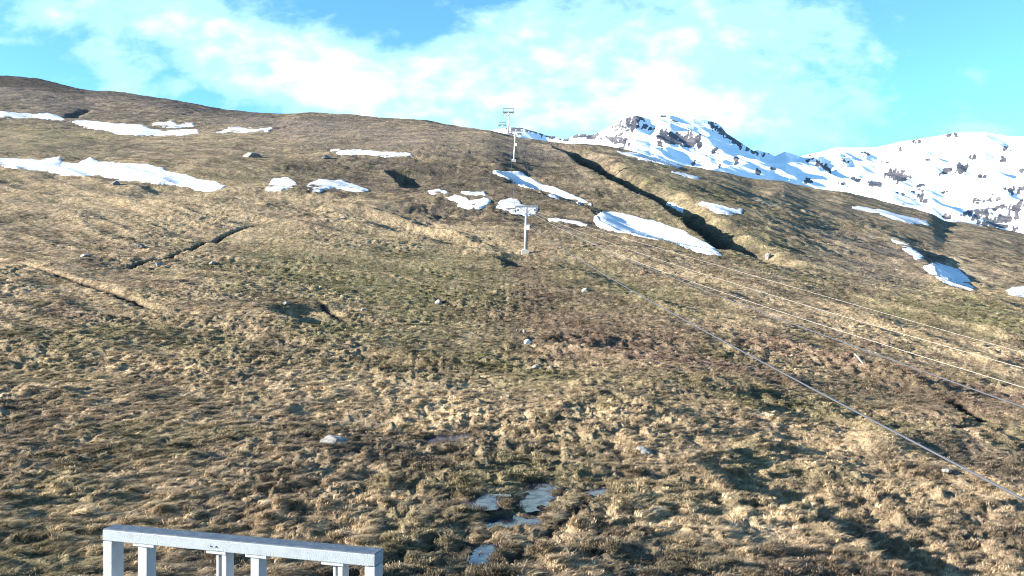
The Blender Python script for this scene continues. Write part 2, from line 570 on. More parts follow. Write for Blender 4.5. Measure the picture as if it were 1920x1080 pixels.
# ------------------------------------------------------------------ ground cover colours (albedo) by place
C_STRAW, C_TAN, C_GREEN = np.array([.385, .295, .182]), np.array([.238, .180, .120]), np.array([.142, .136, .066])
C_RED, C_HEATH, C_GREY, C_PALE = np.array([.142, .094, .074]), np.array([.072, .062, .050]), np.array([.145, .120, .116]), np.array([.42, .35, .25])
ZONES = [  # (centre, spread, colour, weight, tilt): stands of different plants on the slope
    (300, 400, 420, 34, C_STRAW, .9, 6), (600, 385, 200, 16, C_STRAW, .9, 10), (850, 440, 160, 14, C_STRAW, .7, 12), (750, 760, 330, 55, C_STRAW, .9, 5), (250, 560, 260, 30, C_STRAW, .5, 8),
    (1500, 570, 350, 14, C_STRAW, .6, 17), (1700, 500, 250, 14, C_STRAW, .6, 15), (1450, 950, 300, 60, C_STRAW, .55, 12), (1600, 860, 300, 20, C_STRAW, .6, 13),
    (1100, 790, 200, 30, C_STRAW, .6, 0), (120, 700, 240, 60, C_STRAW, .5, 0), (300, 260, 350, 12, C_STRAW, .35, 0), (1600, 420, 160, 10, C_STRAW, .6, 16),
    (860, 540, 260, 75, C_GREEN, .75, 5), (600, 510, 180, 50, C_GREEN, .55, 5), (1450, 745, 230, 26, C_GREEN, .7, 12), (1820, 590, 160, 26, C_GREEN, .8, 5),
    (110, 255, 150, 22, C_GREEN, .8, 0), (960, 690, 170, 26, C_GREEN, .8, 8), (980, 890, 160, 45, C_GREEN, .5, 0), (1400, 450, 300, 40, C_GREEN, .5, 14), (1330, 360, 200, 30, C_GREEN, .45, 14),
    (180, 640, 200, 24, C_GREEN, .5, 0), (1180, 540, 140, 22, C_GREEN, .6, 12), (640, 620, 130, 16, C_GREEN, .7, 6), (60, 1010, 120, 70, C_GREEN, .35, 0), (450, 330, 140, 20, C_GREEN, .4, 0),
    (1100, 610, 170, 50, C_RED, 1.1, 14), (1005, 540, 50, 70, C_RED, 1.1, 0), (1350, 690, 200, 26, C_RED, .55, 14), (1600, 680, 200, 22, C_RED, .45, 14), (1730, 740, 160, 40, C_RED, .5, 10),
    (1650, 470, 160, 24, C_GREY, .6, 12), (1620, 500, 100, 22, C_GREY, .8, 12),
    (860, 330, 180, 46, C_HEATH, .75, 5), (580, 320, 170, 30, C_HEATH, .6, 3), (960, 390, 220, 40, C_HEATH, .6, 10), (1080, 350, 160, 30, C_HEATH, .5, 20), (770, 840, 200, 32, C_HEATH, .8, 4),
    (320, 900, 330, 60, C_HEATH, .18, 0), (250, 960, 400, 110, C_STRAW, .55, 0), (1150, 1000, 300, 80, C_STRAW, .5, 10), (1380, 520, 220, 20, C_HEATH, .6, 14), (300, 190, 420, 20, C_GREY, .9, 10), (60, 180, 140, 26, C_GREY, .9, 10), (620, 235, 250, 14, C_GREY, .8, 3),
    (800, 270, 250, 22, C_GREY, .35, 3), (1000, 285, 120, 16, C_GREY, .5, 8), (60, 150, 100, 7, C_HEATH, 1.3, 12), (430, 205, 300, 5, C_HEATH, .9, 6), (200, 275, 250, 10, C_HEATH, .45, 0),
    (1780, 505, 12, 14, C_PALE, 2.0, -45), (1815, 508, 26, 8, C_PALE, 2.2, 40), (1463, 380, 24, 5, C_PALE, 2.0, 22), (1440, 1000, 40, 12, C_PALE, .8, 20), (1400, 400, 500, 3, C_PALE, .35, 13),
]


def peat_shade(X, Y):
    """wet peaty soil on ditch and gully floors, with their shade painted in"""
    X, Y = X.ravel(), Y.ravel()
    return np.clip(-carve(X, Y, True), 0, 1)


def tint(X, Y, z):
    Yp = np.maximum(Y, 4.0)
    px, py = 960 + F * X / Yp, 540 - F * z / Yp
    px = px + 60 * pn(px / 120, py / 40, 61) + 14 * pn(px / 22, py / 9, 62)
    py = py + 22 * pn(px / 130, py / 45, 63) + 5 * pn(px / 26, py / 10, 64)
    n = fbm(X / 7, Y / 7, 71, 4)
    m = fbm(X / 1.1, Y / 1.1, 81, 3)
    wsum = np.full(X.shape, .55)
    c = wsum[:, None] * C_TAN
    for zx, zy, sx, sy, colr, wt, tl in ZONES:
        a = math.radians(tl)
        dx, dy_ = px - zx, py - zy
        e = ((dx * math.cos(a) + dy_ * math.sin(a)) / sx) ** 2 + ((-dx * math.sin(a) + dy_ * math.cos(a)) / sy) ** 2
        g = 2.0 * wt * np.exp(-e * 1.2) * (.75 + .9 * np.clip(.5 + n, 0, 1))
        c += g[:, None] * colr
        wsum += g
    for colr, sd, amt, sc in ((C_STRAW, 91, .75, 5.0), (C_HEATH, 92, .7, 4.0), (C_GREEN, 93, .55, 6.5), (C_RED, 94, .3, 9.0)):
        g = amt * sstep(.05, .4, fbm(X / sc, Y / sc, sd, 3))
        c += g[:, None] * colr
        wsum += g
    hz = heath(X, Y)
    g = 3.2 * hz * sstep(-.05, .25, fbm(X / 3.2, Y / 6.5, 95, 3))
    c += g[:, None] * C_HEATH
    wsum += g
    far = sstep(230, 330, Y)
    for colr, sd, amt, lx, ly2 in ((C_HEATH, 96, 2.2, 7, 11), (C_HEATH, 99, 1.6, 2.6, 5), (C_STRAW, 97, 1.0, 16, 22), (C_GREEN, 98, .6, 26, 30)):
        g = amt * far * sstep(.05, .4, fbm(X / lx, Y / ly2, sd, 4, .7))
        c += g[:, None] * colr
        wsum += g
    rim = Y / np.interp(960 + F * X / Yp, XT, YC)
    pxr = 960 + F * X / Yp
    g = 14 * sstep(.86, .93, rim + .02 * pn(X / 14, Y / 14, 58)) * (1 - sstep(60, 170, pxr)) + 2.2 * sstep(.9, .97, rim + .03 * pn(X / 14, Y / 14, 58)) * (1 - sstep(430, 620, pxr))
    c += g[:, None] * C_HEATH * .55
    wsum += g
    q1, q2 = swells(X, Y, True)
    fade = sstep(25, 60, Y) * (1 - sstep(330, 450, Y))
    for g, colr in ((1.1 * sstep(.72, 1, q1), C_STRAW), (.8 * sstep(.8, 1, q2), C_STRAW), (.6 * sstep(.35, -.2, q1), C_GREEN), (.5 * sstep(.3, -.3, q2), C_HEATH)):  # straw grass on rill crests also paints in their lit brightness
        g = g * fade
        c += g[:, None] * colr
        wsum += g
    c = c / wsum[:, None]
    c = c * (.86 * np.clip(1 + .6 * m + .25 * n, .4, 1.8))[:, None]
    mud = np.zeros(X.shape)
    for key, P, cc, zc in pool_info:
        sel = np.nonzero(np.hypot(X - cc[0], Y - cc[1]) < 7)[0]
        if len(sel):
            mud[sel] = np.maximum(mud[sel], .75 * sstep(-.6, 0, poly_dist(X[sel], Y[sel], P) + .5 * pn(X[sel] * 1.3, Y[sel] * 1.3, 59)))
    pe = np.maximum(sstep(.15, .5, peat_shade(X, Y)), mud)[:, None]  # ditch and gully floors darkened in colour to carry their shade
    return c * (1 - pe) + np.array([.034, .027, .021]) * pe


# ------------------------------------------------------------------ mesh / object helpers
def mesh_obj(name, verts, faces_flat, face_len, mat, parent=None, smooth=True):
    me = bpy.data.meshes.new(name)
    nv = len(verts)
    me.vertices.add(nv)
    me.vertices.foreach_set('co', np.asarray(verts, np.float32).ravel())
    ff = np.asarray(faces_flat, np.int32).ravel()
    nf = len(ff) // face_len
    me.loops.add(len(ff))
    me.loops.foreach_set('vertex_index', ff)
    me.polygons.add(nf)
    me.polygons.foreach_set('loop_start', np.arange(0, len(ff), face_len, dtype=np.int32))
    me.update(calc_edges=True)
    if smooth:
        me.polygons.foreach_set('use_smooth', np.ones(nf, bool))
    me.materials.append(mat)
    o = bpy.data.objects.new(name, me)
    COL.objects.link(o)
    o.parent = parent
    return o


def grid_faces(nr, nc, keep=None):
    i = np.arange(nr - 1)[:, None] * nc + np.arange(nc - 1)[None, :]
    q = np.stack([i, i + 1, i + nc + 1, i + nc], -1).reshape(-1, 4)
    if keep is not None:
        q = q[keep.ravel()]
    return q


def set_color(o, name, c):
    at = o.data.attributes.new(name, 'FLOAT_COLOR', 'POINT')
    at.data.foreach_set('color', np.concatenate([c, np.ones((len(c), 1))], 1).astype(np.float32).ravel())


def tag(o, label=None, cat=None, group=None, kind=None):
    if label:
        o['label'] = label
    if cat:
        o['category'] = cat
    if group:
        o['group'] = group
    if kind:
        o['kind'] = kind
    return o


def empty(name, loc):
    o = bpy.data.objects.new(name, None)
    COL.objects.link(o)
    o.location = loc
    o.empty_display_size = .3
    return o


class MB:
    """collects boxes, bars and tubes into one mesh"""
    def __init__(self):
        self.bm = bmesh.new()

    def box(self, c, s, rot=None, bevel=0.0):
        M = Matrix.Translation(c) @ (rot.to_4x4() if rot else Matrix.Identity(4)) @ Matrix.Diagonal((s[0], s[1], s[2], 1))
        r = bmesh.ops.create_cube(self.bm, size=1, matrix=M)
        if bevel:
            ed = list({e for v in r['verts'] for e in v.link_edges})
            bmesh.ops.bevel(self.bm, geom=ed, offset=bevel, segments=2, affect='EDGES', profile=.5)
        return self

    def tube(self, a, b, r0, r1=None, seg=12):
        a, b = Vector(a), Vector(b)
        r1 = r0 if r1 is None else r1
        d = b - a
        q = d.to_track_quat('Z', 'Y').to_matrix().to_4x4()
        M = Matrix.Translation((a + b) / 2) @ q
        bmesh.ops.create_cone(self.bm, cap_ends=True, segments=seg, radius1=r0, radius2=r1, depth=d.length, matrix=M)
        return self

    def path(self, pts, r, seg=6):
        pts = [Vector(p) for p in pts]
        rings = []
        for i, p in enumerate(pts):
            d = (pts[min(i + 1, len(pts) - 1)] - pts[max(i - 1, 0)]).normalized()
            s = d.cross(Vector((0, 0, 1)))
            s = s.normalized() if s.length > 1e-4 else Vector((1, 0, 0))
            t = s.cross(d)
            rings.append([self.bm.verts.new(p + (s * math.cos(k_ * 2 * math.pi / seg) + t * math.sin(k_ * 2 * math.pi / seg)) * r) for k_ in range(seg)])
        for A, B in zip(rings, rings[1:]):
            for k_ in range(seg):
                self.bm.faces.new((A[k_], A[(k_ + 1) % seg], B[(k_ + 1) % seg], B[k_]))
        self.bm.faces.new(rings[0])
        self.bm.faces.new(rings[-1][::-1])
        return self

    def build(self, name, mat, parent=None, smooth=False):
        bmesh.ops.recalc_face_normals(self.bm, faces=self.bm.faces)
        me = bpy.data.meshes.new(name)
        self.bm.to_mesh(me)
        self.bm.free()
        me.materials.append(mat)
        if smooth:
            me.polygons.foreach_set('use_smooth', np.ones(len(me.polygons), bool))
        o = bpy.data.objects.new(name, me)
        COL.objects.link(o)
        o.parent = parent
        return o


# ------------------------------------------------------------------ materials
def new_mat(name):
    m = bpy.data.materials.new(name)
    m.use_nodes = True
    t = NT(m.node_tree)
    out = t.n('ShaderNodeOutputMaterial')
    return m, t, out


def principled(t, out, color, rough=.7, metal=0.0, bump=None, bump_d=.01, spec=.5):
    b = t.n('ShaderNodeBsdfPrincipled')
    t.plug(b.inputs['Base Color'], color)
    t.plug(b.inputs['Roughness'], rough)
    b.inputs['Metallic'].default_value = metal
    b.inputs['Specular IOR Level'].default_value = spec
    if bump is not None:
        bn = t.n('ShaderNodeBump')
        bn.inputs['Distance'].default_value = bump_d
        bn.inputs['Strength'].default_value = 1.0
        t.plug(bn.inputs['Height'], bump)
        t.t.links.new(bn.outputs[0], b.inputs['Normal'])
    t.plug(out.inputs[0], b.outputs[0])
    return b


def mat_ground():
    m, t, out = new_mat("moor_ground")
    at = t.n('ShaderNodeAttribute', attribute_name='tint')
    gp = t.n('ShaderNodeNewGeometry')
    n = t.noise(gp.outputs['Position'], 3.0, 6, .7)
    v = t.smooth(n, .3, .7, .55, 1.35)
    cv = t.n('ShaderNodeCombineColor')
    for i in range(3):
        t.plug(cv.inputs[i], v)
    c = t.mix(1.0, at.outputs['Color'], cv.outputs[0], 'MULTIPLY')
    principled(t, out, c, .95, bump=t.m('ADD', t.m('MULTIPLY', t.noise(gp.outputs['Position'], 1.6, 8, .75), .32), t.m('MULTIPLY', t.noise(gp.outputs['Position'], .38, 6, .7), .95)), bump_d=1.0, spec=.1)
    return m


def mat_grass():
    m, t, out = new_mat("dry_grass")
    at = t.n('ShaderNodeAttribute', attribute_name='tint', attribute_type='INSTANCER')
    bl = t.n('ShaderNodeAttribute', attribute_name='blade')
    v = t.smooth(bl.outputs['Fac'], 0, 1, .5, 1.55)
    cv = t.n('ShaderNodeCombineColor')
    for i in range(3):
        t.plug(cv.inputs[i], v)
    c = t.mix(1.0, at.outputs['Color'], cv.outputs[0], 'MULTIPLY')
    d = t.n('ShaderNodeBsdfDiffuse')
    t.plug(d.inputs[0], c)
    tr = t.n('ShaderNodeBsdfTranslucent')
    t.plug(tr.inputs[0], c)
    mx = t.n('ShaderNodeMixShader')
    mx.inputs[0].default_value = .25
    t.plug(mx.inputs[1], d.outputs[0])
    t.plug(mx.inputs[2], tr.outputs[0])
    t.plug(out.inputs[0], mx.outputs[0])
    return m


def mat_snow():
    m, t, out = new_mat("old_snow")
    gp = t.n('ShaderNodeNewGeometry')
    dirt = t.smooth(t.noise(gp.outputs['Position'], .9, 7, .7), .47, .66)
    at = t.n('ShaderNodeAttribute', attribute_name='thin')
    c = t.mix(t.m('MULTIPLY', dirt, t.smooth(at.outputs['Fac'], 0, 1, .10, 1.0)), (.60, .61, .635, 1), (.24, .215, .195, 1))
    principled(t, out, c, .6, bump=t.noise(gp.outputs['Position'], 1.4, 5, .6), bump_d=.12, spec=.3)
    return m


def mat_mountain():
    m, t, out = new_mat("snow_and_rock")
    gp = t.n('ShaderNodeNewGeometry')
    at = t.n('ShaderNodeAttribute', attribute_name='rock')
    n = t.noise(gp.outputs['Position'], .026, 9, .70)
    f = t.m('ADD', at.outputs['Fac'], t.m('MULTIPLY', t.m('SUBTRACT', n, .5), 1.5))
    f = t.smooth(f, .50, .60)
    rn = t.noise(gp.outputs['Position'], .08, 6, .7)
    rc = t.mix(t.smooth(rn, .3, .7), (.05, .052, .066, 1), (.17, .16, .165, 1))
    c = t.mix(f, (.88, .89, .91, 1), rc)
    principled(t, out, c, .8, bump=t.noise(gp.outputs['Position'], .05, 8, .65), bump_d=5.0, spec=.2)
    return m


def mat_plain(name, col, rough=.5, metal=0.0, wear=.15, scale=8.0, col2=None, bump_d=.004):
    m, t, out = new_mat(name)
    tc = t.n('ShaderNodeTexCoord')
    n = t.noise(tc.outputs['Object'], scale, 7, .65)
    c2 = col2 if col2 else tuple(x * (1 - wear * 2.2) for x in col)
    c = t.mix(t.smooth(n, .42, .72), col + (1,), c2 + (1,))
    principled(t, out, c, rough, metal, bump=t.noise(tc.outputs['Object'], scale * 6, 4, .6), bump_d=bump_d)
    return m


M_GROUND, M_GRASS, M_SNOW, M_MOUNT = mat_ground(), mat_grass(), mat_snow(), mat_mountain()
M_STEEL = mat_plain("galvanised_steel", (.38, .40, .41), .55, .2)
M_PALESTEEL = mat_plain("pale_painted_steel", (.55, .56, .55), .6)
M_DARK = mat_plain("dark_weathered_steel", (.028, .033, .045), .6, .0)
M_CONC = mat_plain("concrete", (.42, .40, .37), .9, col2=(.30, .28, .25))
M_BOX = mat_plain("white_enamel", (.78, .78, .76), .4, wear=.05)
M_ROPE = mat_plain("steel_rope", (.070, .074, .086), .5, .0, scale=20)
M_WIRE = mat_plain("pale_wire", (.32, .29, .25), .5, .2, scale=20)
M_WHITE = mat_plain("white_paint", (.31, .34, .36), .5, wear=.07, scale=9, bump_d=.0015)
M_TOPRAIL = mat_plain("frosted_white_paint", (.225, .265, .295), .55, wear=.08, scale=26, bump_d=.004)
M_TOPSHADE = mat_plain("rail_top_shade", (.040, .062, .090), .6, .0, wear=.2, scale=30, col2=(.10, .125, .15), bump_d=.003)  # dark grey-blue holds the unsunlit tone of the rail's top face
M_ROCKP = mat_plain("pale_lichen_rock", (.22, .215, .20), .9, scale=4, col2=(.08, .075, .068), bump_d=.03)
M_ROCKD = mat_plain("dark_rock", (.16, .15, .14), .9, scale=5, col2=(.08, .075, .07), bump_d=.03)
M_WOOD = mat_plain("bleached_wood", (.52, .47, .40), .8, scale=12)


def mat_water():
    m, t, out = new_mat("standing_water")
    gp = t.n('ShaderNodeNewGeometry')
    n = t.noise(gp.outputs['Position'], 2.5, 5, .6)
    c = t.mix(t.smooth(n, .45, .7), (.014, .018, .042, 1), (.024, .028, .055, 1))
    principled(t, out, c, t.smooth(n, .4, .75, .05, .35), bump=t.noise(gp.outputs['Position'], 5, 3, .5), bump_d=.003, spec=.8)
    return m


M_WATER = mat_water()

# ------------------------------------------------------------------ hillside sheet
A0 = math.radians(41)
th = np.concatenate([np.linspace(-math.pi, -A0, 46)[:-1], np.linspace(-A0, A0, 1240), np.linspace(A0, math.pi, 46)[1:]])
rows = np.concatenate([np.exp(np.linspace(math.log(2.6), math.log(13), 50))[:-1], np.exp(np.linspace(math.log(13), math.log(350), 1080))[:-1],
                       np.exp(np.linspace(math.log(350), math.log(720), 250))[:-1], np.exp(np.linspace(math.log(720), math.log(8500), 60))])
TC = np.clip(th, -A0, A0)
Rg = rows[:, None] / np.cos(TC)[None, :]
Xg, Yg = (Rg * np.sin(th)[None, :]).ravel(), (Rg * np.cos(th)[None, :]).ravel()
Zg = ground_z(Xg, Yg)
hill = mesh_obj('hillside', np.stack([Xg, Yg, Zg], 1), grid_faces(len(rows), len(th))[:, ::-1], 4, M_GROUND)
set_color(hill, 'tint', tint(Xg, Yg, Zg))
tag(hill, 'rough brown and straw coloured moorland slope rising to the skyline', 'hillside', kind='structure')
# close the middle under the camera
nv = len(th)

# ------------------------------------------------------------------ far mountains
MSKY = [(700, 262), (860, 256), (905, 250), (930, 243), (960, 239), (977, 240), (1003, 248), (1023, 255), (1053, 258), (1083, 252), (1110, 253), (1123, 248), (1150, 235), (1170, 223), (1193, 218),
        (1220, 223), (1233, 215), (1257, 214), (1273, 218), (1300, 220), (1330, 225), (1347, 232), (1367, 238), (1420, 250), (1453, 267), (1473, 268), (1500, 281),
        (1540, 280), (1573, 274), (1613, 276), (1643, 277), (1680, 267), (1713, 262), (1745, 256), (1773, 252), (1787, 250), (1847, 247), (1890, 255), (1920, 255), (2100, 240), (2300, 262), (2600, 250)]
mx_ = np.linspace(720, 2520, 1000)
ms_ = np.interp(mx_, [p[0] for p in MSKY], [p[1] for p in MSKY])
me_ = np.interp(mx_, [p[0] for p in SKYLINE], [p[1] for p in SKYLINE])
mYc = pchip([700, 960, 1120, 1250, 1450, 1560, 1800, 2600], [1500, 1500, 1550, 1750, 1950, 2080, 2400, 2600], mx_)
tt_ = np.concatenate([np.linspace(-.25, 1, 430), np.linspace(1, 2.2, 90)[1:]])
u_ = (mx_ - 960) / F
vs_ = (540 - ms_) / F
vb_ = (540 - me_) / F - .028
Ym = 850 + (mYc - 850)[None, :] * tt_[:, None]
g_ = np.where(tt_ < 1, np.clip(tt_, -.3, 1), 1 - .55 * (np.maximum(tt_, 1) - 1))[:, None]
g_ = np.where(g_ > 0, .35 * g_ + .65 * g_ ** 1.25, g_) if False else g_
Vm = vb_[None, :] + (vs_ - vb_)[None, :] * g_
Xm = u_[None, :] * Ym
zm = Vm * Ym
env = sstep(-.25, .1, tt_)[:, None] * (1 - .82 * np.exp(-((tt_ - 1) / .09) ** 2))[:, None]
hgt = np.clip((vs_ - vb_) / .12, .25, 1)[None, :]
Xf, Yf = Xm.ravel(), Ym.ravel()
calm = (1 - .4 * sstep(1480, 1600, np.broadcast_to(mx_[None, :], zm.shape)))
rid = (np.abs(fbm(Xf / 330, Yf / 420, 201, 3)) * -60 + 14)
rid += (np.abs(pn(Xf / 120, Yf / 170, 205)) * -34 + 8)
rid += (np.abs(pn(Xf / 52, Yf / 70, 206)) * -13 + 3) + 3.0 * pn(Xf / 22, Yf / 30, 207)
zm = zm + rid.reshape(zm.shape) * env * hgt * calm * 1.0
PXm = np.broadcast_to(mx_[None, :], zm.shape)
PYm = 540 - F * zm / Ym


def spur(line, width, drop, rec):
    """a rock spur: the ground drops away on its right side"""
    L = np.array(line, float)
    s = np.interp(PYm, L[:, 1], L[:, 0], left=np.nan, right=np.nan)
    d = PXm - s
    ok = ~np.isnan(d)
    d = np.where(ok, d, -999)
    edge = np.minimum(sstep(L[0, 1] - 2, L[0, 1] + 4, PYm), 1 - sstep(L[-1, 1] - 8, L[-1, 1], PYm))
    return -drop * sstep(0, width, d) * np.exp(-np.maximum(d - width, 0) / rec) * edge * ok


zm = zm + spur([(1338, 224), (1352, 245), (1378, 262), (1408, 282), (1425, 305)], 46, 58, 40)
zm = zm + spur([(1505, 288), (1530, 302), (1550, 322), (1575, 335)], 24, 26, 22)
zm = zm + spur([(1578, 292), (1585, 300), (1592, 310)], 14, 16, 12)
zm = zm + spur([(1030, 250), (1052, 262)], 16, 8, 16)
PYm = 540 - F * zm / Ym
ROCKS_M = [(1185, 226, 30, 8, -20), (1252, 216, 22, 3, 0), (1213, 241, 10, 6, 20), (1190, 236, 10, 4, 0), (1245, 258, 12, 14, 30), (1272, 262, 26, 10, 12), (1300, 266, 12, 12, 40), (1165, 270, 9, 13, 20),
           (1345, 236, 15, 9, 40), (1372, 254, 32, 8, 38), (1405, 275, 20, 6, 38), (1432, 256, 22, 5, 30), (1448, 285, 9, 5, 0), (1484, 271, 16, 4, 25), (1512, 300, 8, 3, 0), (1540, 309, 22, 4, 38), (1583, 299, 6, 7, 0), (1622, 288, 10, 3, 10),
           (1688, 280, 6, 5, 40), (1720, 265, 7, 5, 0), (1782, 253, 10, 4, 0), (1684, 329, 22, 10, 10), (1802, 316, 12, 9, 0), (1775, 321, 13, 5, -20), (1825, 294, 8, 4, 0), (1882, 300, 9, 4, 20),
           (1515, 338, 9, 4, 10), (1640, 345, 14, 6, 10), (1612, 337, 14, 3, 10), (1728, 368, 13, 8, 40), (1720, 347, 12, 3, 0), (1770, 361, 9, 3, 0), (1865, 372, 11, 5, 0), (1832, 378, 15, 4, 0),
           (1902, 357, 16, 6, 0), (1775, 405, 15, 6, 10), (1835, 403, 20, 9, 0), (1808, 403, 11, 4, 0), (1885, 409, 26, 8, -10), (1912, 385, 20, 8, -25), (1850, 420, 18, 5, 10), (1905, 427, 10, 6, 0), (1862, 390, 34, 3, -10),
           (1000, 246, 32, 3, 14), (1042, 257, 22, 4, 8), (1095, 254, 30, 5, 0), (965, 242, 16, 3, 0), (1140, 260, 26, 4, 0), (1170, 248, 22, 3, -20), (960, 252, 12, 2, 0), (1340, 285, 6, 8, 30), (1380, 300, 7, 8, 40), (1350, 310, 8, 4, 10),
           (1320, 300, 5, 5, 40), (1300, 305, 6, 4, 30), (1420, 322, 10, 4, 10), (1455, 318, 8, 3, 20), (1890, 280, 10, 3, 10), (1840, 330, 9, 3, 0), (1740, 300, 8, 3, 10), (1660, 305, 7, 3, 0), (1690, 365, 9, 3, 10), (1580, 345, 9, 3, 10), (1920, 320, 9, 4, 0), (1955, 300, 20, 8, 20), (2010, 350, 30, 9, 0), (2080, 400, 40, 14, 0)]
wpx = PXm + 12 * pn(PXm / 13, PYm / 8, 211) + 5 * pn(PXm / 3.5, PYm / 2.5, 212)
wpy = PYm + 7 * pn(PXm / 13, PYm / 8, 213) + 3 * pn(PXm / 3.5, PYm / 2.5, 214)
rock = np.zeros(zm.shape)
for cx, cy, rx, ry, an in ROCKS_M:
    a = math.radians(an)
    dx, dy_ = wpx - cx, wpy - cy
    e = ((dx * math.cos(a) + dy_ * math.sin(a)) / rx) ** 2 + ((-dx * math.sin(a) + dy_ * math.cos(a)) / ry) ** 2
    rock = np.maximum(rock, (.80 + .28 * min(1, rx * ry / 120)) * np.exp(-e * .55))
strk = fbm(PXm / 7 + PYm / 26, PYm / 15 - PXm / 40, 241, 3)
rock = rock * (1 + 1.0 * strk) + .22 * strk * sstep(.05, .3, rock)
speck = fbm(Xf / 60, Yf / 90, 221, 4).reshape(zm.shape)
rock = np.maximum(rock, .60 * sstep(.40, .70, speck) * sstep(.0, .5, hgt))
low = sstep(me_[None, :] - 45, me_[None, :] - 5, PYm) * sstep(1500, 1850, PXm)
rock = np.maximum(rock, low * .7 * sstep(.08, .35, fbm(Xf / 90, Yf / 60, 231, 3).reshape(zm.shape)))
mount = mesh_obj('mountains', np.stack([Xf, Yf, zm.ravel()], 1), grid_faces(len(tt_), len(mx_)), 4, M_MOUNT)
ar = mount.data.attributes.new('rock', 'FLOAT', 'POINT')
ar.data.foreach_set('value', rock.astype(np.float32).ravel())
tag(mount, 'snow covered mountain ridge with dark rock outcrops behind the slope', 'mountains', kind='structure')

# ------------------------------------------------------------------ snow patches
SNOW = [
    ('narrow snow strip at the far left edge below the dark crest', [(-60, 207), (0, 209), (30, 213), (90, 213), (110, 218), (126, 226), (110, 224), (83, 222), (40, 219), (-60, 218)], .7),
    ('long white snow band on the upper left slope above the grassy bench', [(132, 227), (173, 226), (213, 232), (267, 235), (283, 243), (320, 244), (370, 243), (373, 249), (350, 252), (267, 254), (233, 253), (200, 245), (160, 236)], .9),
    ('small ragged snow streak just above the long upper band', [(286, 232), (320, 227), (333, 233), (360, 230), (363, 236), (333, 239), (300, 237)], .5),
    ('thin tapering snow streak right of the long upper band', [(408, 246), (440, 238), (467, 242), (509, 240), (503, 244), (467, 247), (417, 249)], .5),
    ('largest snow field on the left, long and white with a speckled melting tail', [(-60, 294), (0, 297), (20, 296), (47, 298), (73, 300), (113, 293), (116, 305), (147, 305), (170, 296), (187, 302), (233, 305), (273, 307), (307, 314), (311, 322), (353, 327), (370, 337), (400, 338), (421, 347), (413, 354), (383, 359), (350, 350), (317, 344), (287, 341), (233, 337), (187, 330), (127, 329), (100, 324), (50, 317), (0, 310), (-60, 304)], .75),
    ('small rounded dirty snow patch right of the speckled melting tail', [(499, 353), (513, 333), (533, 330), (550, 337), (557, 348), (533, 352), (527, 358)], .13),
    ('pointed snow streak right of the small rounded dirty patch', [(573, 347), (600, 336), (640, 338), (690, 354), (670, 355), (620, 349), (600, 357), (574, 353)], .32),
    ('thin straight snow line high in the brown heather left of the middle pylon', [(619, 280), (660, 281), (720, 284), (770, 287), (773, 290), (700, 290), (640, 287)], .6),
    ('tiny snow fleck left of the curled snow patch', [(804, 357), (823, 354), (839, 360), (833, 363), (806, 361)], .3),
    ('curled snow patch with a ragged dark hollow, left of the nearest pylon top', [(836, 370), (853, 366), (873, 370), (880, 374), (903, 374), (907, 368), (919, 374), (915, 381), (897, 389), (873, 387), (860, 384), (863, 377), (846, 374)], .35),
    ('thin snow rim arching over the curled snow patch', [(866, 359), (887, 361), (907, 359), (914, 367), (893, 368), (873, 364)], .3),
    ('speckled snow patch directly behind the crossarm of the nearest pylon', [(930, 387), (940, 375), (960, 372), (973, 377), (977, 383), (1007, 388), (1005, 400), (983, 401), (960, 396)], .14),
    ('long diagonal snow bank below the middle pylon', [(928, 321), (973, 322), (993, 333), (1013, 343), (1057, 358), (1087, 372), (1108, 381), (1087, 379), (1040, 367), (987, 350), (953, 337)], .85),
    ('thin snow sliver between the nearest pylon and the broad snow wedge', [(1029, 409), (1057, 411), (1090, 417), (1101, 421), (1067, 420), (1043, 416)], .4),
    ('broad snow wedge tapering down right of the nearest pylon', [(1112, 407), (1130, 396), (1165, 399), (1220, 412), (1280, 431), (1330, 458), (1355, 477), (1320, 474), (1250, 452), (1180, 438), (1128, 427)], .85),
    ('tiny snow spot on the rim of the dark gully', [(1252, 380), (1263, 381), (1281, 390), (1279, 395), (1260, 389)], .5),
    ('long thin snow line below the foot of the snowy peak', [(1158, 283), (1193, 286), (1230, 294), (1280, 312), (1265, 312), (1220, 302), (1180, 293)], .8),
    ('ragged snow patch on the slope right of the dark gully', [(1306, 381), (1317, 376), (1340, 381), (1370, 391), (1391, 393), (1390, 399), (1377, 399), (1347, 397), (1317, 388)], .6),
    ('snow bar on the right slope just under the snowy mountains', [(1590, 385), (1617, 387), (1647, 393), (1680, 402), (1713, 408), (1738, 413), (1741, 421), (1713, 418), (1680, 412), (1640, 400), (1606, 393)], .8),
    ('slim slanting snow sliver above the snow pocket on the right', [(1672, 449), (1693, 455), (1713, 466), (1732, 481), (1720, 484), (1700, 469)], .5),
    ('oval snow pocket lying in a pale hollow on the right', [(1733, 499), (1750, 492), (1770, 496), (1797, 506), (1817, 523), (1825, 541), (1800, 538), (1770, 529), (1745, 513)], .6),
    ('small snow patch cut off by the right edge', [(1884, 546), (1900, 537), (1960, 536), (1960, 562), (1908, 555)], .5),
    ('tiny snow dash under the long thin snow line', [(1260, 322), (1285, 325), (1312, 332), (1300, 334), (1275, 328)], .5),
]


